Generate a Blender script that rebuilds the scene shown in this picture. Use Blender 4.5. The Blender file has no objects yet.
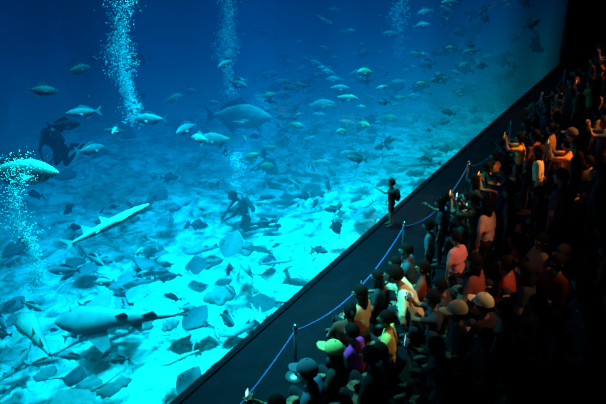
import bpy, math, random
import numpy as np
from mathutils import Vector, Matrix, noise
random.seed(7)
C=bpy.context; H=6.5; D=5.5
try:
    C.scene.view_settings.view_transform='Standard'
except Exception: pass
# ---------- materials
def mat(n,c,rough=.75,var=.25,scale=6,metal=0,spec=.3,emit=None,es=0):
    m=bpy.data.materials.new(n);m.use_nodes=True;nt=m.node_tree;b=nt.nodes['Principled BSDF']
    b.inputs['Roughness'].default_value=rough;b.inputs['Metallic'].default_value=metal
    b.inputs['Specular IOR Level'].default_value=spec
    tc=nt.nodes.new('ShaderNodeTexCoord');nz=nt.nodes.new('ShaderNodeTexNoise');nz.inputs['Scale'].default_value=scale
    nt.links.new(tc.outputs['Object'],nz.inputs['Vector'])
    mx=nt.nodes.new('ShaderNodeMixRGB');mx.inputs[1].default_value=(*[k*(1-var) for k in c],1);mx.inputs[2].default_value=(*[min(1,k*(1+var)) for k in c],1)
    nt.links.new(nz.outputs['Fac'],mx.inputs[0]);nt.links.new(mx.outputs[0],b.inputs['Base Color'])
    if emit: b.inputs['Emission Color'].default_value=(*emit,1);b.inputs['Emission Strength'].default_value=es
    return m
_mc={}
def cm(c,rough=.85):
    k=tuple(round(x,3) for x in c)
    if k not in _mc: _mc[k]=mat('cloth_%d'%len(_mc),k,rough,.2,9,spec=.1)
    return _mc[k]
# ---------- mesh builder
class MB:
    def __init__(s): s.v=[];s.f=[];s.m=[];s.mats=[]
    def mi(s,m):
        if m not in s.mats: s.mats.append(m)
        return s.mats.index(m)
    def add(s,vs,fs,m,M=None):
        o=len(s.v);i=s.mi(m)
        s.v+= [tuple(M@Vector(v)) if M else tuple(v) for v in vs]
        s.f+= [tuple(o+k for k in f) for f in fs]; s.m+=[i]*len(fs)
    def sphere(s,c,r,m,nu=10,nv=7,filt=None,shape=None,M=None):
        vs=[];fs=[]
        for j in range(nv+1):
            ph=math.pi*j/nv
            for i in range(nu):
                th=2*math.pi*i/nu
                p=[math.sin(ph)*math.cos(th),math.sin(ph)*math.sin(th),math.cos(ph)]
                q=Vector((c[0]+p[0]*r[0],c[1]+p[1]*r[1],c[2]+p[2]*r[2]))
                if shape:q=shape(q)
                vs.append(q)
        for j in range(nv):
            for i in range(nu):
                a=j*nu+i;b=j*nu+(i+1)%nu
                if filt:
                    ct=(vs[a]+vs[b]+vs[a+nu]+vs[b+nu])/4
                    if not filt(ct): continue
                fs.append((a,a+nu,b+nu,b))
        s.add(vs,fs,m,M)
    def tube(s,pts,rad,m,n=6,M=None,flat=None):
        pts=[Vector(p) for p in pts];vs=[];fs=[]
        for i,p in enumerate(pts):
            d=(pts[min(i+1,len(pts)-1)]-pts[max(i-1,0)]).normalized()
            u=d.cross(Vector((0,0,1)))
            if u.length<.05:u=d.cross(Vector((0,1,0)))
            u.normalize();w=d.cross(u)
            for k in range(n):
                a=2*math.pi*k/n
                vs.append(p+(u*math.cos(a)+w*math.sin(a)*(flat or 1))*rad[i])
        for i in range(len(pts)-1):
            for k in range(n):
                a=i*n+k;b=i*n+(k+1)%n
                fs.append((a,b,b+n,a+n))
        fs.append(tuple(range(n-1,-1,-1)));o=(len(pts)-1)*n;fs.append(tuple(range(o,o+n)))
        s.add(vs,fs,m,M)
    def capsule(s,a,ra,b,rb,m,n=10):
        a=Vector(a);b=Vector(b);d=(b-a)
        if d.length<1e-4:d=Vector((0,0,1e-3));b=a+d
        d.normalize();pts=[];rad=[]
        for k in (0.999,.8,.45): pts.append(a-d*ra*k);rad.append(ra*math.sqrt(1-k*k))
        pts+=[a,b];rad+=[ra,rb]
        for k in (.45,.8,.999): pts.append(b+d*rb*k);rad.append(rb*math.sqrt(1-k*k))
        s.tube(pts,rad,m,n)
    def box(s,c,h,m,M=None):
        vs=[(c[0]+x*h[0],c[1]+y*h[1],c[2]+z*h[2]) for x in(-1,1) for y in(-1,1) for z in(-1,1)]
        s.add(vs,[(0,1,3,2),(4,6,7,5),(0,4,5,1),(2,3,7,6),(0,2,6,4),(1,5,7,3)],m,M)
    def mesh(s,n,smooth=True):
        me=bpy.data.meshes.new(n);me.from_pydata(s.v,[],s.f)
        for m in s.mats:me.materials.append(m)
        me.polygons.foreach_set('material_index',s.m)
        if smooth:me.polygons.foreach_set('use_smooth',[True]*len(s.f))
        me.update();return me
    def obj(s,n,smooth=True): return link(n,s.mesh(n,smooth))
def link(n,me,loc=(0,0,0),rz=0,sc=1):
    o=bpy.data.objects.new(n,me);C.collection.objects.link(o);o.location=loc;o.rotation_euler=(0,0,rz);o.scale=(sc,)*3;return o
def box(n,a,b,m):
    k=MB();k.box([(a[i]+b[i])/2 for i in range(3)],[(b[i]-a[i])/2 for i in range(3)],m);return k.obj(n,False)
# ---------- room
floor_m=mat('floor_dark_carpet',(.0035,.004,.007),.85,.5,3,spec=.04)
step_m=mat('step_carpet',(.007,.005,.0045),.9,.4,4,spec=.03)
wall_m=mat('dark_wall',(.004,.004,.006),.9,.3,2,spec=.05)
box('floor',(-3,-2.75,-.25),(40,-.14,0),floor_m)
for i,(y0,y1) in enumerate([(-3.7,-2.75),(-4.65,-3.7),(-5.6,-4.65),(-9,-5.6)]):
    box('seating_step',(-3,y0,-.25),(40,y1-.002,.35*(i+1)),step_m)
box('wall_back',(-3,-9.3,-.25),(40,-9.02,9.9),wall_m)
box('wall_left',(-3.3,-9.3,-.25),(-3.02,0,9.9),wall_m)
box('wall_right',(40.02,-9.3,-.25),(40.3,0.05,9.9),wall_m)
box('wall_window_head',(-3,-.1,8.35),(40,.05,9.9),wall_m)
box('wall_window_end',(33.2,-.1,0),(40,.05,8.33),wall_m)
box('wall_window_start',(-3,-.1,0),(-1,.05,8.33),wall_m)
box('trim_window_sill',(-1,-.12,-1.7),(33.2,.0,.02),wall_m)
box('ceiling',(-3.3,-9.3,9.92),(40.3,.2,10.1),wall_m)
# window
gm=bpy.data.materials.new('acrylic_glass');gm.use_nodes=True;nt=gm.node_tree;nt.nodes.clear()
o=nt.nodes.new('ShaderNodeOutputMaterial');mx=nt.nodes.new('ShaderNodeMixShader');tr=nt.nodes.new('ShaderNodeBsdfTransparent');gl=nt.nodes.new('ShaderNodeBsdfGlossy');fr=nt.nodes.new('ShaderNodeFresnel')
fr.inputs[0].default_value=1.15;gl.inputs['Roughness'].default_value=.02
nt.links.new(fr.outputs[0],mx.inputs[0]);nt.links.new(tr.outputs[0],mx.inputs[1]);nt.links.new(gl.outputs[0],mx.inputs[2]);nt.links.new(mx.outputs[0],o.inputs[0])
k=MB();k.add([(-1,.01,.02),(33.2,.01,.02),(33.2,.01,8.35),(-1,.01,8.35)],[(0,1,2,3)],gm);k.obj('window_1',False)
# ---------- tank
rock_m=mat('tank_rock',(.12,.16,.15),.9,.7,2.5)
box('wall_tank_back',(-8,18,-1.8),(40,18.4,9.9),rock_m)
box('wall_tank_left',(-8.4,.2,-1.8),(-8,18.4,9.9),rock_m)
box('wall_tank_right',(33.6,.2,-1.8),(34,18,9.9),rock_m)
sm=bpy.data.materials.new('sand');sm.use_nodes=True;nt=sm.node_tree;b=nt.nodes['Principled BSDF'];b.inputs['Roughness'].default_value=.95;b.inputs['Specular IOR Level'].default_value=.05
tc=nt.nodes.new('ShaderNodeTexCoord')
def ramp(scale,det,rough,p0,c0,p1,c1,dist=0):
    nz=nt.nodes.new('ShaderNodeTexNoise');nz.inputs['Scale'].default_value=scale;nz.inputs['Detail'].default_value=det;nz.inputs['Roughness'].default_value=rough;nz.inputs['Distortion'].default_value=dist
    cr=nt.nodes.new('ShaderNodeValToRGB');cr.color_ramp.elements[0].position=p0;cr.color_ramp.elements[0].color=c0;cr.color_ramp.elements[1].position=p1;cr.color_ramp.elements[1].color=c1
    nt.links.new(tc.outputs['Object'],nz.inputs[0]);nt.links.new(nz.outputs['Fac'],cr.inputs[0]);return cr.outputs[0]
A=ramp(2.2,9,.74,.36,(.06,.09,.08,1),.60,(.9,.9,.8,1),.6)
B=ramp(.4,3,.6,.34,(.28,.28,.28,1),.58,(1,1,1,1))
mm=nt.nodes.new('ShaderNodeMixRGB');mm.blend_type='MULTIPLY';mm.inputs[0].default_value=1;nt.links.new(A,mm.inputs[1]);nt.links.new(B,mm.inputs[2]);nt.links.new(mm.outputs[0],b.inputs['Base Color'])
k=MB();N=210;Mn=90;vs=[];fs=[]
def sz(x,y): return -1.1+.22*noise.noise(Vector((x*.35,y*.35,0)))+.12*noise.noise(Vector((x*1.1,y*1.1,3)))+.05*noise.noise(Vector((x*3,y*3,7)))+max(0,y-7)*.05
for i in range(N+1):
    for j in range(Mn+1):
        x=-7.9+41.3*i/N;y=.07+17.8*j/Mn;vs.append((x,y,sz(x,y)))
for i in range(N):
    for j in range(Mn):
        a=i*(Mn+1)+j;fs.append((a,a+Mn+1,a+Mn+2,a+1))
k.add(vs,fs,sm);k.obj('seabed')
def rock(k,c,r,seed,m):
    def sh(q):
        d=(q-Vector(c));n=1+.45*noise.noise(d.normalized()*1.8+Vector((seed,0,0)))+.3*noise.noise(d.normalized()*5+Vector((seed,9,0)))
        return Vector(c)+d*n
    k.sphere(c,r,m,20,12,shape=sh)
k=MB()
for i in range(120):
    x=random.uniform(2,31);y=random.uniform(.6,12);s=random.uniform(.06,.28)
    rock(k,(x,y,sz(x,y)),(s*1.4,s,s*.6),i,rock_m)
k.obj('seabed_rocks')
k=MB()
for i,(x,y,r) in enumerate([(8,15.5,2),(13,16,2.2),(18.5,15.5,2),(24,15,2.4),(29,13,2),(30.8,8,1.6),(2,14,2)]):
    for q in range(5):
        rr=r*random.uniform(.35,.75);rock(k,(x+random.uniform(-r,r)*.8,y+random.uniform(-.6,.6),-.4+q*.5*random.random()*2),(rr*1.1,rr*.8,rr*1.2),i*9+q+50,rock_m)
k.obj('reef_rock_formation')
# water: volume emission stands in for light scattered in it
m=bpy.data.materials.new('water');m.use_nodes=True;nt=m.node_tree;nt.nodes.clear()
def nn(t): return nt.nodes.new(t)
o=nn('ShaderNodeOutputMaterial');ad=nn('ShaderNodeAddShader');a=nn('ShaderNodeVolumeAbsorption');e=nn('ShaderNodeEmission')
a.inputs[0].default_value=(0,.72,.79,1);a.inputs['Density'].default_value=.62
tc=nn('ShaderNodeTexCoord');sp=nn('ShaderNodeSeparateXYZ');nt.links.new(tc.outputs['Object'],sp.inputs[0])
def mr(src,a0,a1,b0,b1):
    r=nn('ShaderNodeMapRange');r.interpolation_type='SMOOTHSTEP'
    for i,v in enumerate((a0,a1,b0,b1)): r.inputs[i+1].default_value=v
    nt.links.new(src,r.inputs[0]);return r.outputs[0]
fz=mr(sp.outputs[2],-1.5,6,1,.27);fx=mr(sp.outputs[0],3.5,14,.26,1);fx2=mr(sp.outputs[0],16,29,1,.2)  # painted falloff: glow dims towards the top and both window ends
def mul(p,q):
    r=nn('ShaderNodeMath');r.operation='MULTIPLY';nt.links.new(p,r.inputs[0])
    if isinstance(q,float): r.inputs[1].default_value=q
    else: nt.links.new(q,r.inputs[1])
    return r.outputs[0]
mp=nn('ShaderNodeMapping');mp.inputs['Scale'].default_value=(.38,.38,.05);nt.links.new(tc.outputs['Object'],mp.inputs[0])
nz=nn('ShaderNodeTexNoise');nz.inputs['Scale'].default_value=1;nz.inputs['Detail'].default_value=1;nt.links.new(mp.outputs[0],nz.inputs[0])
fn=mr(nz.outputs['Fac'],.35,.65,.4,1.6)  # upright noise paints soft light shafts into the glow
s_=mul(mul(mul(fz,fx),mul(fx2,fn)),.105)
cmx=nn('ShaderNodeMixRGB');cmx.inputs[1].default_value=(0,.31,1,1);cmx.inputs[2].default_value=(.0,.68,.92,1)  # painted glow tint: turquoise low down, blue higher up
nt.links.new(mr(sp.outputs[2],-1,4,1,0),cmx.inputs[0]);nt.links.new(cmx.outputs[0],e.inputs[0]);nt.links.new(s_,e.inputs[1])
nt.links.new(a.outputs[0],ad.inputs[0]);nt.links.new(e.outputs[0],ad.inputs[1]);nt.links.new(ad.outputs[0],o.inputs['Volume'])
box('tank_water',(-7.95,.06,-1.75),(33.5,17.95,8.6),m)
def lamp(n,t,loc,en,col,size=.5,aim=None,spot=None,spread=None):
    l=bpy.data.lights.new(n,t);l.energy=en;l.color=col
    if t=='AREA': l.size=size
    else: l.shadow_soft_size=size
    if spot: l.spot_size=math.radians(spot);l.spot_blend=.8
    if spread: l.spread=math.radians(spread)
    o=bpy.data.objects.new(n,l);o.location=loc;C.collection.objects.link(o)
    if aim: o.rotation_euler=(Vector(aim)-Vector(loc)).to_track_quat('-Z','Y').to_euler()
    return o
for (x,y,en) in [(3.5,3,250),(7.8,2.3,3600),(11,2.8,3200),(15.5,3.2,1800),(21,3.4,800),(27,3,250),(8,8,1000),(14,9,1400),(21,9,800)]:
    lamp('tank_lamp','AREA',(x,y,9.2),en,(.35,1,.84),1.6,spread=64)
# ---------- fish
silver=mat('fish_silver',(.15,.19,.20),.6,.5,9,spec=.3)
dark=mat('fish_dark',(.025,.04,.05),.6,.4,10)
pale=mat('fish_pale',(.28,.30,.27),.6,.45,8,spec=.2)
white=mat('white_belly',(.35,.36,.33),.6,.1)
eye_w=mat('eye_white',(.8,.8,.8),.3,0);eye_d=mat('eye_dark',(.01,.01,.01),.2,0)
yel=mat('fish_olive',(.18,.22,.13),.5,.2)
def fish(k,M,body,fin,deep=.30,nu=8):
    st=[(.5,.012,.01),(.44,.30*deep,.05),(.32,.72*deep,.075),(.15,1*deep/1,.085),(0,.95*deep,.08),(-.18,.68*deep,.055),(-.32,.32*deep,.03),(-.40,.17*deep,.014)]
    vs=[];fs=[]
    for x,h,w in st:
        h*=.55
        for i in range(nu):
            t=2*math.pi*i/nu;vs.append((x,math.cos(t)*w,math.sin(t)*h))
    for j in range(len(st)-1):
        for i in range(nu):
            a=j*nu+i;b=j*nu+(i+1)%nu;fs.append((a,b,b+nu,a+nu))
    fs.append(tuple(range(nu)))
    k.add(vs,fs,body,M)
    h=deep*.55
    k.add([(-.38,0,.03),(-.56,0,.17),(-.49,0,0),(-.56,0,-.17),(-.38,0,-.03)],[(0,1,2),(0,2,4),(4,2,3)],fin,M)
    k.add([(.18,0,h*.9),(.05,0,h*1.5),(-.15,0,h*1.15),(-.3,0,h*.6),(-.3,0,h*.3)],[(0,1,2,3,4)],fin,M)
    k.add([(-.02,0,-h*.85),(-.12,0,-h*1.45),(-.28,0,-h*.5),(-.2,0,-h*.4)],[(0,1,2,3)],fin,M)
    for s in(-1,1):
        k.add([(.2,s*.07,-.02),(.06,s*.17,-.07),(.05,s*.09,-.01)],[(0,1,2)],fin,M)
        k.sphere((.40,s*.045,.03),(.016,.01,.016),eye_d,5,4,M=M)
def ray_(k,M,top,n=28):
    out=[]
    for i in range(n):
        t=2*math.pi*i/n;c,s=math.cos(t),math.sin(t)
        r=.5/((abs(c)/.82)**1.25+(abs(s)/1.0)**1.25)**(1/1.25)
        out.append((r*c+.02,r*s))
    vs=[(0,0,.075)];fs=[]
    rings=[.3,.6,.85,1]
    for q in rings:
        for x,y in out:
            z=.075*(1-q)**.8+ .12*abs(y*q)**1.5*1.2
            vs.append((x*q,y*q,z))
    for i in range(n):
        fs.append((0,1+i,1+(i+1)%n))
    for r in range(3):
        for i in range(n):
            a=1+r*n+i;b=1+r*n+(i+1)%n;fs.append((a,a+n,b+n,b))
    k.add(vs,fs,top,M)
    vb=[(0,0,-.04)]+[(x*1.01,y*1.01,.12*abs(y)**1.5*1.2-.004) for x,y in out]
    k.add(vb,[(0,1+(i+1)%n,1+i) for i in range(n)],white,M)
    k.tube([(-.32,0,.02),(-.6,.03,.02),(-.9,.0,.03),(-1.15,-.05,.03)],[.035,.02,.012,.004],top,6,M)
    for s in(-1,1):
        k.sphere((.27,s*.06,.055),(.03,.02,.02),top,6,4,M=M);k.sphere((.285,s*.07,.06),(.012,.012,.012),eye_d,5,4,M=M)
        k.add([(-.33,s*.03,.02),(-.47,s*.12,.01),(-.42,s*.02,.01)],[(0,1,2)],top,M)
def shark(k,M,body):
    st=[(.5,.012,.02),(.44,.03,.07),(.32,.05,.12),(.2,.06,.11),(.05,.062,.08),(-.15,.05,.055),(-.3,.032,.032),(-.44,.018,.015)]
    nu=10;vs=[];fs=[]
    for x,h,w in st:
        for i in range(nu):
            t=2*math.pi*i/nu;vs.append((x,math.cos(t)*w,math.sin(t)*h+.01))
    for j in range(len(st)-1):
        for i in range(nu):
            a=j*nu+i;b=j*nu+(i+1)%nu;fs.append((a,b,b+nu,a+nu))
    fs.append(tuple(range(nu)));k.add(vs,fs,body,M)
    for s in(-1,1):
        k.add([(.3,s*.1,0),(.12,s*.27,-.02),(.06,s*.22,-.01),(.1,s*.07,0)],[(0,1,2,3)],body,M)
        k.add([(-.08,s*.06,0),(-.18,s*.13,-.02),(-.17,s*.04,0)],[(0,1,2)],body,M)
        k.sphere((.38,s*.07,.03),(.012,.008,.01),eye_d,5,4,M=M)
    for x in(-.0,-.22):
        k.add([(x+.05,0,.05),(x-.06,0,.15),(x-.08,0,.03)],[(0,1,2)],body,M)
    k.add([(-.42,0,.02),(-.58,0,.14),(-.5,0,.02),(-.54,0,-.05),(-.42,0,-.01)],[(0,1,2),(0,2,4),(4,2,3)],body,M)
def TM(p,az,s=1,pitch=0,roll=0):
    return Matrix.Translation(p)@Matrix.Rotation(az,4,'Z')@Matrix.Rotation(-pitch,4,'Y')@Matrix.Rotation(roll,4,'X')@Matrix.Scale(s,4)
_me={}
def proto(kind):
    if kind not in _me:
        k=MB();I=Matrix.Identity(4)
        if kind=='grouper':fish(k,I,pale,silver,.36,12)
        if kind=='silver_fish':fish(k,I,silver,silver,.34,10)
        if kind=='dark_fish':fish(k,I,dark,dark,.5,10)
        if kind=='stingray':ray_(k,I,silver)
        if kind=='eagle_ray':ray_(k,I,dark)
        if kind=='guitarfish':shark(k,I,silver)
        if kind=='reef_shark':shark(k,I,pale)
        _me[kind]=k.mesh(kind)
    return _me[kind]
def put(kind,p,az,s,pitch=0,roll=0):
    o=link(kind,proto(kind));o.matrix_world=TM(p,az,s,pitch,roll);return o
L=2.11; R=L+math.pi   # fish mostly swim across the hall axis
put('grouper',(14.72,5.5,1.15),R-.1,1.9,.0)
put('grouper',(12.33,4.5,1.30),L,.9)
put('silver_fish',(10.1,4.5,2.40),L,.7)
put('grouper',(5.75,3,2.9),R+.2,1.1,-.1)
put('reef_shark',(6.89,2.5,1.64),R+.5,1.5,.3,-.5)
put('dark_fish',(12.33,1,-.3),R,.42,-1.1)
put('grouper',(16.84,4,1.2),R,.9,.1)
put('silver_fish',(21.95,4,2.6),L,.7)
put('eagle_ray',(14.3,2.5,4.15),L+.9,.6,.5,-.2)
put('dark_fish',(23.8,1.5,.5),L,.7,.9)
put('dark_fish',(23.8,1.5,2.74),R,.7,1.2)
put('guitarfish',(5.98,1.5,.62),L+.1,2.0,.0,-.7)
put('eagle_ray',(9.82,1.5,.09),R,.85,-.3,-.6)
put('eagle_ray',(9.34,1.8,.35),L-.3,.7,.1,-.5)
put('stingray',(4.5,.9,.3),L+.9,.8,.0,.1)
put('eagle_ray',(6.38,.5,-.5),L-.5,.6,.1,-.4)
put('reef_shark',(4.75,1.9,0.9),L-.9,1.4,.0,-.2)
put('silver_fish',(16.11,3,2.0),R,.6)
put('dark_fish',(28.5,1,3.2),L,.6,.5)
for i in range(64):
    x=random.uniform(3.5,20);y=random.uniform(.6,5.5)
    kd=random.choice(['stingray','stingray','eagle_ray','guitarfish','reef_shark'])
    put(kd,(x,y,sz(x,y)+random.uniform(.15,.7)),random.uniform(0,6.28),random.uniform(.45,1.0)*(1.4 if kd in('guitarfish','reef_shark') else 1),random.uniform(-.15,.15),random.uniform(-.35,.2))
def school(n,name,fn,mats,smin,smax,deep=.34):
    k=MB()
    for i in range(n):
        p,az,pt=fn();mm=random.choice(mats);fish(k,TM(p,az,random.uniform(smin,smax),pt,random.uniform(-.3,.3)),mm,mm,random.uniform(deep*.75,deep*1.2),6)
    return k.obj(name)
def f1():
    x=random.uniform(3.5,20);y=random.uniform(.5,7);return (x,y,sz(x,y)+random.uniform(.15,1.4)),random.uniform(0,6.28),random.uniform(-.3,.3)
school(230,'bottom_fish_school',f1,[silver,pale,dark,silver,dark],.18,.6)
def f2():
    x=random.gauss(18,3);y=random.uniform(.8,6.5);return (min(x,32),y,random.gauss(1.4,.8)),random.choice([L,R])+random.gauss(0,.4),random.gauss(0,.2)
school(160,'jack_fish_school',f2,[silver,pale,yel,dark],.3,.6,.4)
def f3():
    x=random.uniform(22,32);y=random.uniform(.5,4);return (x,y,random.uniform(0,4.2)),random.choice([L,R])+random.gauss(0,.5),random.gauss(0,.4)
school(70,'reef_fish_school',f3,[silver,dark,dark],.35,.8,.45)
def f4():
    x=random.uniform(7,26);y=random.uniform(4,9);return (x,y,random.uniform(.0,3.6)),random.uniform(0,6.28),random.gauss(0,.2)
school(60,'midwater_fish_school',f4,[silver,silver,dark],.3,.8)
# bubbles
bub=mat('air_bubble',(.85,.95,.97),.2,.05,spec=.8)
for (b0,h,w,n,rs) in [((5.3,2.5,1.15),2.2,.10,2200,.75),((10.0,5,2.25),3.6,.17,4500,1.05),((14.3,5.5,1.85),4.2,.17,4500,1.25),((22.67,4,1.6),4.0,.2,2400,1.5),((12.4,3.9,-.05),1.1,.12,1000,1.0),((15.9,5.5,.35),1.2,.14,1000,1.2)]:
    k=MB();ph=random.random()*6
    for i in range(n):
        t=random.random();ww=w*(.5+.6*t)*(1+.35*math.sin(t*17+ph))
        p=(b0[0]+random.gauss(0,ww)+.10*math.sin(t*9+ph),b0[1]+random.gauss(0,ww),b0[2]+t*h+random.gauss(0,.05))
        r=random.uniform(.004,.013)*rs*(1.5 if random.random()<.04 else 1);k.sphere(p,(r*1.1,r*1.1,r*.8),bub,4,3)
    k.obj('air_bubbles')
# ---------- people
skin_m=mat('skin',(.28,.155,.10),.75,.1,spec=.1);hair_m=mat('hair_black',(.008,.006,.006),.8,.3,spec=.08);lip=mat('lips',(.25,.08,.06),.5,0)
shoe=mat('shoe',(.03,.03,.03),.7,.2)
def ik(S,T,l1,l2,pole):
    S=Vector(S);T=Vector(T);d=T-S;ln=d.length
    if ln>(l1+l2)*.99: T=S+d.normalized()*(l1+l2)*.99;d=T-S;ln=d.length
    a=(l1*l1-l2*l2+ln*ln)/(2*ln);h=math.sqrt(max(0,l1*l1-a*a));u=d.normalized();p=Vector(pole);p=(p-u*p.dot(u)).normalized()
    return S+u*a+p*h,T
def hand(k,W,d,side,sc,m,curl=.5,point=False):
    d=d.normalized();s=d.cross(Vector((0,0,1)))
    if s.length<.1:s=Vector((1,0,0))
    s.normalize();n=s.cross(d);s*=side
    Mx=Matrix((( s.x,d.x,n.x,W.x),(s.y,d.y,n.y,W.y),(s.z,d.z,n.z,W.z),(0,0,0,1)))@Matrix.Scale(sc,4)
    k.sphere((0,.045,0),(.042,.055,.018),m,8,6,M=Mx)
    for j,(x,l) in enumerate(((-.030,.058),(-.011,.074),(.009,.08),(.028,.072))):
        cu=curl
        if point: cu=.05 if j==3 else 1.6
        p0=Vector((x,.08,0));p1=p0+Vector((0,l*.5,-l*.12*cu));p2=p1+Vector((0,l*.35,-l*.35*cu));p3=p2+Vector((0,l*.12,-l*.35*cu))
        k.tube([p0,p1,p2,p3],[.0095,.009,.008,.005],m,5,M=Mx)
    k.tube([(.03,.02,0),(.055,.05,-.01),(.062,.085,-.02)],[.012,.0105,.007],m,5,M=Mx)
def head(k,Mh,skin,hairm,style,capm):
    def sh(q):
        q=q.copy()
        if q.z<0:
            f=1+q.z*2.6;q.x*=max(.5,f);q.y=q.y*max(.65,1+q.z*1.5)+(-q.z)*.12
        return q
    k.sphere((0,0,0),(.076,.096,.118),skin,14,11,shape=sh,M=Mh)
    k.tube([(0,.088,.022),(0,.104,-.005),(0,.112,-.022),(0,.094,-.03)],[.006,.010,.015,.008],skin,6,M=Mh)
    for s in(-1,1):
        k.sphere((s*.077,-.004,-.002),(.011,.02,.031),skin,7,6,M=Mh)
        k.sphere((s*.031,.084,.012),(.014,.010,.009),eye_w,7,5,M=Mh);k.sphere((s*.031,.092,.012),(.006,.004,.006),eye_d,6,4,M=Mh)
        k.sphere((s*.031,.088,.032),(.019,.008,.004),hairm,6,4,M=Mh)
    k.sphere((0,.093,-.055),(.024,.008,.008),lip,7,4,M=Mh)
    zc=-.035 if style in('short','cap') else -.08
    k.sphere((0,-.008,.012),(.088,.108,.124),hairm,16,12,filt=lambda c:not((c.y>.03 and c.z<.05) or c.z<zc),M=Mh)
    if style=='long' or style=='caplong':
        k.sphere((0,-.075,-.12),(.092,.05,.17),hairm,10,8,M=Mh)
        for s in(-1,1):k.sphere((s*.07,-.03,-.09),(.03,.045,.12),hairm,8,6,M=Mh)
    if style=='bun': k.sphere((0,-.11,.08),(.05,.05,.05),hairm,10,7,M=Mh)
    if style=='tail': k.tube([(0,-.10,.05),(0,-.16,.03),(0,-.17,-.08),(0,-.15,-.18)],[.02,.035,.03,.008],hairm,7,M=Mh)
    if style.startswith('cap'):
        k.sphere((0,-.004,.03),(.102,.122,.122),capm,16,14,filt=lambda c:c.z>.02,M=Mh)
        k.sphere((0,-.004,.155),(.012,.012,.008),capm,6,4,M=Mh)
        k.sphere((0,.115,.036),(.085,.105,.008),capm,14,6,shape=lambda q:Vector((q.x,q.y,q.z-abs(q.x)*.2)),M=Mh)
def body_mesh(caps,voxel,mats,name):
    k=MB();dm=cm((.5,.5,.5))
    for a,ra,b,rb,l in caps:k.capsule(a,ra,b,rb,dm)
    me=k.mesh('tmp');o=bpy.data.objects.new('tmp',me);C.collection.objects.link(o)
    r=o.modifiers.new('r','REMESH');r.mode='VOXEL';r.voxel_size=voxel
    s=o.modifiers.new('s','SMOOTH');s.factor=.5;s.iterations=3
    dg=C.evaluated_depsgraph_get();e=o.evaluated_get(dg);m2=bpy.data.meshes.new_from_object(e)
    n=len(m2.vertices);V=np.empty(n*3);m2.vertices.foreach_get('co',V);V=V.reshape(-1,3)
    F=[tuple(p.vertices) for p in m2.polygons];ct=np.array([V[list(f)].mean(0) for f in F])
    best=np.full(len(F),9.);lab=np.zeros(len(F),int);labs=[]
    for a,ra,b,rb,l in caps:
        a=np.array(a);b=np.array(b);ab=b-a;L2=max(1e-9,ab@ab);t=np.clip(((ct-a)@ab)/L2,0,1)
        d=np.linalg.norm(ct-(a+t[:,None]*ab),axis=1)-(ra+(rb-ra)*t)
        if l not in labs:labs.append(l)
        w=d<best;best[w]=d[w];lab[w]=labs.index(l)
    bpy.data.objects.remove(o);bpy.data.meshes.remove(me);bpy.data.meshes.remove(m2)
    out=MB();out.v=[tuple(v) for v in V];out.f=F
    ids=[out.mi(mats[l]) for l in labs];out.m=[ids[i] for i in lab];return out
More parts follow.
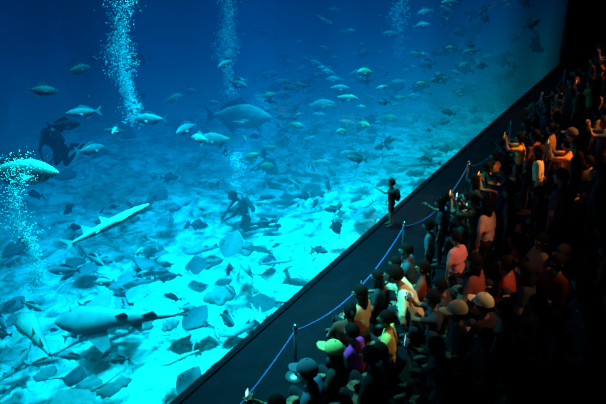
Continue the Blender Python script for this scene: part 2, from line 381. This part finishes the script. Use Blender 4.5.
def person(pose='sit',arms='rest',shirt=(.1,.1,.1),pants=(.02,.02,.03),style='short',capc=None,sc=1.0,lean=.1,fem=False,hy=0,hp=0,voxel=.028,sleeve=.6,shorts=False,skin=None,pack=None,suit=False,hairm=None,child=False):
    skin=skin or skin_m;hairm=hairm or hair_m
    mats={'shirt':cm(shirt),'pants':cm(pants),'skin':skin,'shoe':shoe}
    if suit: mats={q:cm(shirt,.5) for q in mats}
    ph={'stand':.92,'sit':.13,'kneel':.42}[pose]
    P=Vector((0,0,ph));cl,sl=math.cos(lean),math.sin(lean)
    def U(x,y,z): return Vector((x,P.y+y*cl+z*sl,P.z+z*cl-y*sl))
    w=.93 if fem else 1.05
    caps=[]
    def cp(a,ra,b,rb,l):caps.append((tuple(a),ra,tuple(b),rb,l))
    cp(U(-.09,0,0),.115,U(.09,0,0),.115,'pants')
    cp(U(-.07*w,0,.14),.115,U(.07*w,0,.14),.115,'shirt')
    cp(U(-.10*w,0,.28),.12,U(.10*w,0,.28),.12,'shirt');cp(U(-.11*w,0,.38),.108,U(.11*w,0,.38),.108,'shirt')
    cp(U(0,0,.1),.12,U(0,0,.35),.12,'shirt')
    cp(U(-.16*w,0,.465),.068,U(.16*w,0,.465),.068,'shirt');cp(U(0,0,.46),.07,U(0,0,.49),.055,'shirt')
    cp(U(0,0,.49),.05,U(0,.015,.60),.05,'skin')
    if fem:
        for s in(-1,1):cp(U(s*.065,.07,.34),.055,U(s*.065,.08,.33),.05,'shirt')
    hc=U(0,.03,.68)
    W=[]
    for s in(-1,1):
        S=U(s*.19*w,0,.455)
        if arms=='rest':
            T=Vector((s*.11,.25,.33)) if pose in('sit',) else (U(s*.26,.05,-.06) if pose=='stand' else U(s*.15,.42,.1));pole=(s*1,-.4,-.6)
        elif arms=='phone': T=U(s*.05,.34,.66);pole=(s*.8,0,-1)
        elif arms=='phone1': T=U(.06,.42,.56) if s>0 else (Vector((-.13,.27,.36)) if pose=='sit' else U(-.26,.05,-.06));pole=(s*.8,0,-1)
        elif arms=='point': T=U(-.08,.50,.56) if s<0 else U(.22,.08,.02);pole=(s*.3,-.2,-1)
        elif arms=='feed': T=U(s*.12,.48,.3);pole=(s,0,-.5)
        E,T=ik(S,T,.29,.26,pole)
        mid=S.lerp(E,sleeve)
        cp(S,.062,mid,.056,'shirt');cp(mid,.047,E,.042,'skin' if sleeve<1 else 'shirt');cp(E,.041,T,.028,'skin' if sleeve<1 else 'shirt')
        W.append((T,(T-E),s))
        hj=U(s*.088,0,-.02)
        if pose=='stand': K=Vector((s*.10,.02,.49));A=Vector((s*.105,-.02,.09));Tt=A+Vector((s*.02,.17,-.05))
        elif pose=='sit': K=Vector((s*.17,.33,.36));A=Vector((s*.09,.36,.09));Tt=A+Vector((s*.02,.16,-.05))
        else: K=Vector((s*.13,.12,.07));A=Vector((s*.12,-.33,.08));Tt=A+Vector((0,-.14,-.02))
        ll='skin' if shorts else 'pants'
        cp(hj,.1,hj.lerp(K,.7),.078,'pants');cp(hj.lerp(K,.7),.074,K,.064,ll);cp(K,.062,K.lerp(A,.4),.058,ll);cp(K.lerp(A,.4),.058,A,.042,ll);cp(A,.046,Tt,.038,'shoe')
    if child: cp(U(0,.03,.14),.12,U(0,.03,.2),.12,'shirt')
    k=body_mesh(caps,voxel,mats,'b')
    hs=1.06 if not child else 1.3
    Mh=Matrix.Translation(hc+Vector((0,0,.03*(hs-1)*4)))@Matrix.Rotation(hy,4,'Z')@Matrix.Rotation(hp-lean*.3,4,'X')@Matrix.Scale(hs,4)
    head(k,Mh,skin if not suit else cm(shirt,.5),hairm if not suit else cm(shirt,.5),style,cm(capc) if capc else None)
    for T,d,s in W: hand(k,T,d,s,1.0,mats['skin'],.9 if arms.startswith('phone') else .45,point=(arms=='point' and s<0))
    if pack:
        pm=cm(pack)
        Mp=Matrix.Translation(U(0,-.19,.27))@Matrix.Rotation(-lean,4,'X')
        def sq(q):
            v=q.copy();v.x=math.copysign(abs(v.x/.15)**.55*.15,v.x);v.y=math.copysign(abs(v.y/.085)**.6*.085,v.y);v.z=math.copysign(abs(v.z/.21)**.6*.21,v.z);return v
        k.sphere((0,0,0),(.15,.085,.21),pm,16,12,shape=sq,M=Mp);k.sphere((0,-.08,-.06),(.10,.04,.09),pm,12,8,M=Mp)
        for s in(-1,1):k.tube([U(s*.09,-.1,.46),U(s*.10,0,.54),U(s*.10,.12,.42),U(s*.10,.13,.28),U(s*.15,-.05,.12)],[.018]*5,pm,6)
    if suit:
        ya=bpy.data.materials.get('scuba_cylinder') or mat('scuba_cylinder',(.12,.12,.12),.4,.1,metal=.3)
        k.capsule(U(0,-.19,.06),.085,U(0,-.19,.46),.085,ya,12);k.tube([U(0,-.19,.56),U(.12,-.1,.62),U(.08,.12,.62)],[.012]*3,eye_d,6)
        k.sphere((0,.085,.012),(.062,.03,.035),eye_d,10,6,M=Mh);k.sphere((0,.1,-.05),(.03,.02,.02),eye_d,8,5,M=Mh)
        for s in(-1,1):k.tube([(s*.12,-.40,.06),(s*.13,-.6,.05),(s*.15,-.85,.06)],[.05,.09,.11],eye_d,8,flat=.15)
    me=k.mesh('person_mesh');return me,hc
phone_b=mat('phone_body',(.02,.02,.02),.3,0);scr=mat('phone_screen',(.05,.1,.15),.3,0,emit=(.2,.7,1),es=2.5);scr2=mat('phone_screen_warm',(.1,.08,.05),.3,0,emit=(1,.45,.15),es=2.0)
def phone_mesh(sm):
    k=MB();k.box((0,0,0),(.038,.0045,.077),phone_b);k.box((0,-.005,0),(.034,.001,.072),sm);k.sphere((.02,.006,.06),(.006,.003,.006),eye_d,8,5);return k.mesh('smartphone',False)
PH=[phone_mesh(scr),phone_mesh(scr2)]
def add_phone(o,arms,sc,pose,lean,kind=0,land=False):
    ph={'stand':.92,'sit':.13,'kneel':.42}[pose];cl,sl=math.cos(lean),math.sin(lean)
    y,z=(.39,.76) if arms=='phone' else (.47,.65);x=0 if arms=='phone' else .06
    loc=Vector((x,y*cl+z*sl,ph+z*cl-y*sl))
    p=bpy.data.objects.new('smartphone',PH[kind]);C.collection.objects.link(p)
    C.view_layer.update();p.matrix_world=o.matrix_world@Matrix.Translation(loc)@(Matrix.Rotation(math.pi/2,4,'Y') if land else Matrix.Identity(4))
def base_of(y):
    return 0 if y>-2.75 else .35 if y>-3.7 else .7 if y>-4.65 else 1.05
blk=(.015,.015,.02)
K=[ # x,y,pose,scale,dict,yaw
(6.02,-2.02,'sit',1.2,dict(shirt=(.06,.12,.2),style='cap',capc=(.07,.13,.19),fem=False),.2),
(6.62,-2.08,'sit',1.15,dict(shirt=(.03,.03,.03),style='caplong',capc=(.75,.62,.22),fem=True),.1),
(7.2,-2.05,'sit',1.1,dict(shirt=(.75,.03,.28),style='short',fem=True),.0),
(6.95,-2.62,'sit',1.12,dict(shirt=blk,style='long',fem=True),-.1),
(7.8,-2.34,'sit',1.1,dict(shirt=(.75,.55,.15),style='short'),.3),
(9.02,-2.3,'sit',1.4,dict(shirt=(.95,.75,.45),arms='phone1',lean=.45),.45),
(7.05,-3.37,'sit',1.1,dict(shirt=(.03,.06,.08),arms='phone',style='short'),.3),
(7.9,-3.38,'sit',1.2,dict(shirt=(.03,.03,.04),style='cap',capc=(.95,.82,.5)),.5),
(8.2,-3.66,'sit',1.2,dict(shirt=(.04,.03,.03),style='cap',capc=(.95,.82,.5)),-.3),
(9.75,-2.68,'stand',.92,dict(shirt=(.95,.26,.30),style='short',fem=True,arms='rest'),-.3),
(10.5,-1.92,'stand',.76,dict(shirt=(.04,.15,.2),style='tail',child=True,fem=True),.1),
(12.0,-1.7,'stand',.72,dict(shirt=(.06,.2,.36),style='short',child=True,arms='point'),.3),
(10.0,-1.75,'sit',1.1,dict(shirt=(.03,.08,.1),style='short'),.2),
(12.9,-1.97,'sit',1.1,dict(shirt=(.5,.08,.03),arms='phone'),.1),
(10.35,-2.97,'stand',1.0,dict(shirt=(.8,.38,.3),style='long',fem=True),-.2),
(11.2,-3.15,'stand',.97,dict(shirt=(.45,.05,.03),style='long',fem=True),.1),
(10.6,-3.5,'sit',1.15,dict(shirt=(.6,.07,.04),style='bun',fem=True),-.1),
(11.3,-3.62,'stand',1.0,dict(shirt=(.08,.03,.03),style='short'),.1),
(10.76,-4.05,'stand',1.14,dict(shirt=(.04,.06,.13),pants=(.02,.02,.03)),-.3),
(15.45,-2.33,'stand',1.0,dict(shirt=(.9,.42,.05),arms='phone',style='tail',fem=True),.2),
(14.4,-2.14,'sit',1.1,dict(shirt=(.25,.1,.03),arms='phone',style='short'),.1),
(13.65,-3.1,'stand',1.0,dict(shirt=(.95,.62,.28),style='long',fem=True,sleeve=1.0),.2),
(14.1,-3.6,'stand',1.05,dict(shirt=(.8,.28,.05),arms='phone'),.1),
(13.1,-3.9,'stand',1.05,dict(shirt=(.1,.05,.03)),-.1),
(20.2,-3.1,'stand',1.05,dict(shirt=(.8,.35,.08),arms='phone'),.1),
(25.8,-2.65,'stand',1.05,dict(shirt=(.6,.25,.06)),.1),
(9.4,-3.15,'sit',1.2,dict(shirt=(.25,.05,.04),style='long',fem=True),.0),
(9.6,-1.7,'sit',1.0,dict(shirt=(.02,.05,.06),style='short'),.2),
(9.7,-3.6,'sit',1.15,dict(shirt=(.35,.04,.03),style='bun',fem=True),.1),
(6.35,-2.75,'sit',1.15,dict(shirt=(.02,.03,.04),style='short'),.1),
(5.9,-3.85,'sit',1.15,dict(shirt=(.03,.02,.02),style='long',fem=True),.0),
(5.35,-1.95,'sit',1.1,dict(shirt=(.03,.03,.04),style='short',arms='phone'),.2),
(8.2,-2.9,'sit',1.05,dict(shirt=(.03,.05,.07),style='short',arms='phone'),.3),
(12.4,-2.5,'sit',1.1,dict(shirt=(.12,.05,.04),style='short',arms='phone'),.1),
(11.3,-1.85,'stand',.85,dict(shirt=(.03,.05,.07),style='long',fem=True),.2),
(11.35,-2.5,'stand',.95,dict(shirt=(.3,.08,.05),style='short',arms='phone'),.0),
]
occ=[]
for n,(x,y,pose,sc,kw,yaw) in enumerate(K):
    me,hc=person(pose=pose,hy=random.uniform(-.3,.3),hp=random.uniform(-.1,.15),**kw)
    nm={'sit':'seated_','stand':'standing_'}[pose]+('girl' if kw.get('child') and kw.get('fem') else 'boy' if kw.get('child') else 'woman' if kw.get('fem') else 'man')
    o=link(nm,me,(x,y-.06,base_of(y)),yaw,sc);occ.append((x,y))
    ar=kw.get('arms','')
    if ar.startswith('phone'): add_phone(o,ar,sc,pose,kw.get('lean',.1),1 if x>12.5 else 0,land=(n%2==0 and ar=='phone'))
occ.append((8.6,-2.1));occ.append((8.5,-2.6))
# the boy at the glass
me,hc=person(pose='stand',arms='point',shirt=(.015,.015,.02),pants=(.02,.01,.01),child=True,shorts=True,pack=(.16,.03,.015),voxel=.018,hp=.1,lean=.03)
link('boy_with_backpack',me,(12.47,-.33,0),.6,.65)
# background crowd
arch=[]
cols=[(.03,.03,.04),(.05,.03,.03),(.2,.04,.025),(.03,.05,.08),(.3,.13,.03),(.02,.02,.02),(.4,.25,.13),(.08,.03,.05)]
for i in range(14):
    pose='sit' if i<9 else 'stand';fem=i%2==0
    me,_=person(pose=pose,arms='phone' if i in(3,11) else 'rest',shirt=cols[i%8],fem=fem,style=(['long','tail','bun','long'][i//2%4] if fem else ['short','short','cap','short'][i//2%4]),capc=(.1,.08,.06),hy=random.uniform(-.5,.5),voxel=.032,lean=[.1,.25,.0,.35][i%4] if pose=='sit' else .03)
    arch.append((pose,fem,me))
cnt=0
for yrow in (-1.78,-2.3,-3.0,-3.5,-4.0,-4.45,-4.95,-5.35):
    x=5.6 if yrow>-3 else 5.9
    while x<29:
        x+=random.uniform(.48,.8);xx=x;yy=yrow+random.uniform(-.15,.12)
        if random.random()<(.07 if xx<20 else .25): continue
        if 12.0<xx<13.3 and -3.5<yy<-2.7: continue
        if any((xx-a)**2+(yy-b)**2<.45**2 for a,b in occ): continue
        if yrow<-4.6 and xx<7.5: continue
        pose,fem,me=random.choice(arch if yrow<-2 and xx>11 else arch[:9])
        o=link(('seated_' if pose=='sit' else 'standing_')+('woman' if fem else 'man'),me,(xx,yy,base_of(yy)),random.gauss(.15,.4),random.uniform(.98,1.2));occ.append((xx,yy));cnt+=1
# divers
sme,_=person(pose='kneel',arms='feed',shirt=(.01,.012,.016),suit=True,lean=.5)
for p,az,pt in (((12.2,3.5,-.35),.9,0),((15.4,5,-.6),.4,.2),((9.64,7,1.62),1.9,-.2)):
    o=link('scuba_diver',sme);o.matrix_world=Matrix.Translation(Vector(p)-Vector((0,0,.6)))@Matrix.Rotation(az,4,'Z')@Matrix.Rotation(pt,4,'X')
# ---------- barrier
metal=mat('stanchion_metal',(.25,.26,.28),.35,.1,metal=.9);ropem=mat('blue_rope',(.02,.06,.22),.7,.2,30)
XS=[2.6,6.85,10.97,15.0,19.0,23.0,27.0];yr=-1.25
for x in XS:
    k=MB();k.tube([(x,yr,0),(x,yr,.02),(x,yr,.05)],[.16,.16,.03],metal,20);k.tube([(x,yr,.04),(x,yr,.90)],[.024,.024],metal,12)
    k.tube([(x,yr,.80),(x,yr,.90)],[.036,.036],metal,12);k.sphere((x,yr,.93),(.036,.036,.036),metal,12,8);k.obj('rope_stanchion')
k=MB()
for a,b in zip(XS[:-1],XS[1:]):
    k.tube([(a+.03+(b-a-.06)*i/20,yr,.84-.38*(1-(2*i/20-1)**2)) for i in range(21)],[.014]*21,ropem,7)
k.obj('barrier_rope')
# ---------- hall lights
warm=(1,.38,.10)
lamp('ceiling_spotlight','SPOT',(17,-8,9),6500,warm,.15,aim=(14.4,-2.8,1),spot=23)
lamp('ceiling_spotlight','SPOT',(27,-8,9),4200,warm,.15,aim=(24,-3.4,1),spot=26)
lamp('ceiling_spotlight','SPOT',(10.5,-8.2,9),2300,(1,.55,.26),.15,aim=(9.0,-2.6,.8),spot=19)
# camera
_p=math.atan(287/650);_y=math.atan(427/math.hypot(650,287))
c=bpy.data.cameras.new('camera');c.sensor_width=36;c.lens=650/606*36;c.clip_end=300
co=bpy.data.objects.new('camera',c);C.collection.objects.link(co);co.location=(0,-D,H)
co.rotation_euler=(math.pi/2-_p,0,_y-math.pi/2)
C.scene.camera=co
w=bpy.data.worlds.new('World');C.scene.world=w;w.use_nodes=True;w.node_tree.nodes['Background'].inputs[0].default_value=(0.0002,.0003,.0004,1)
print('crowd',cnt)
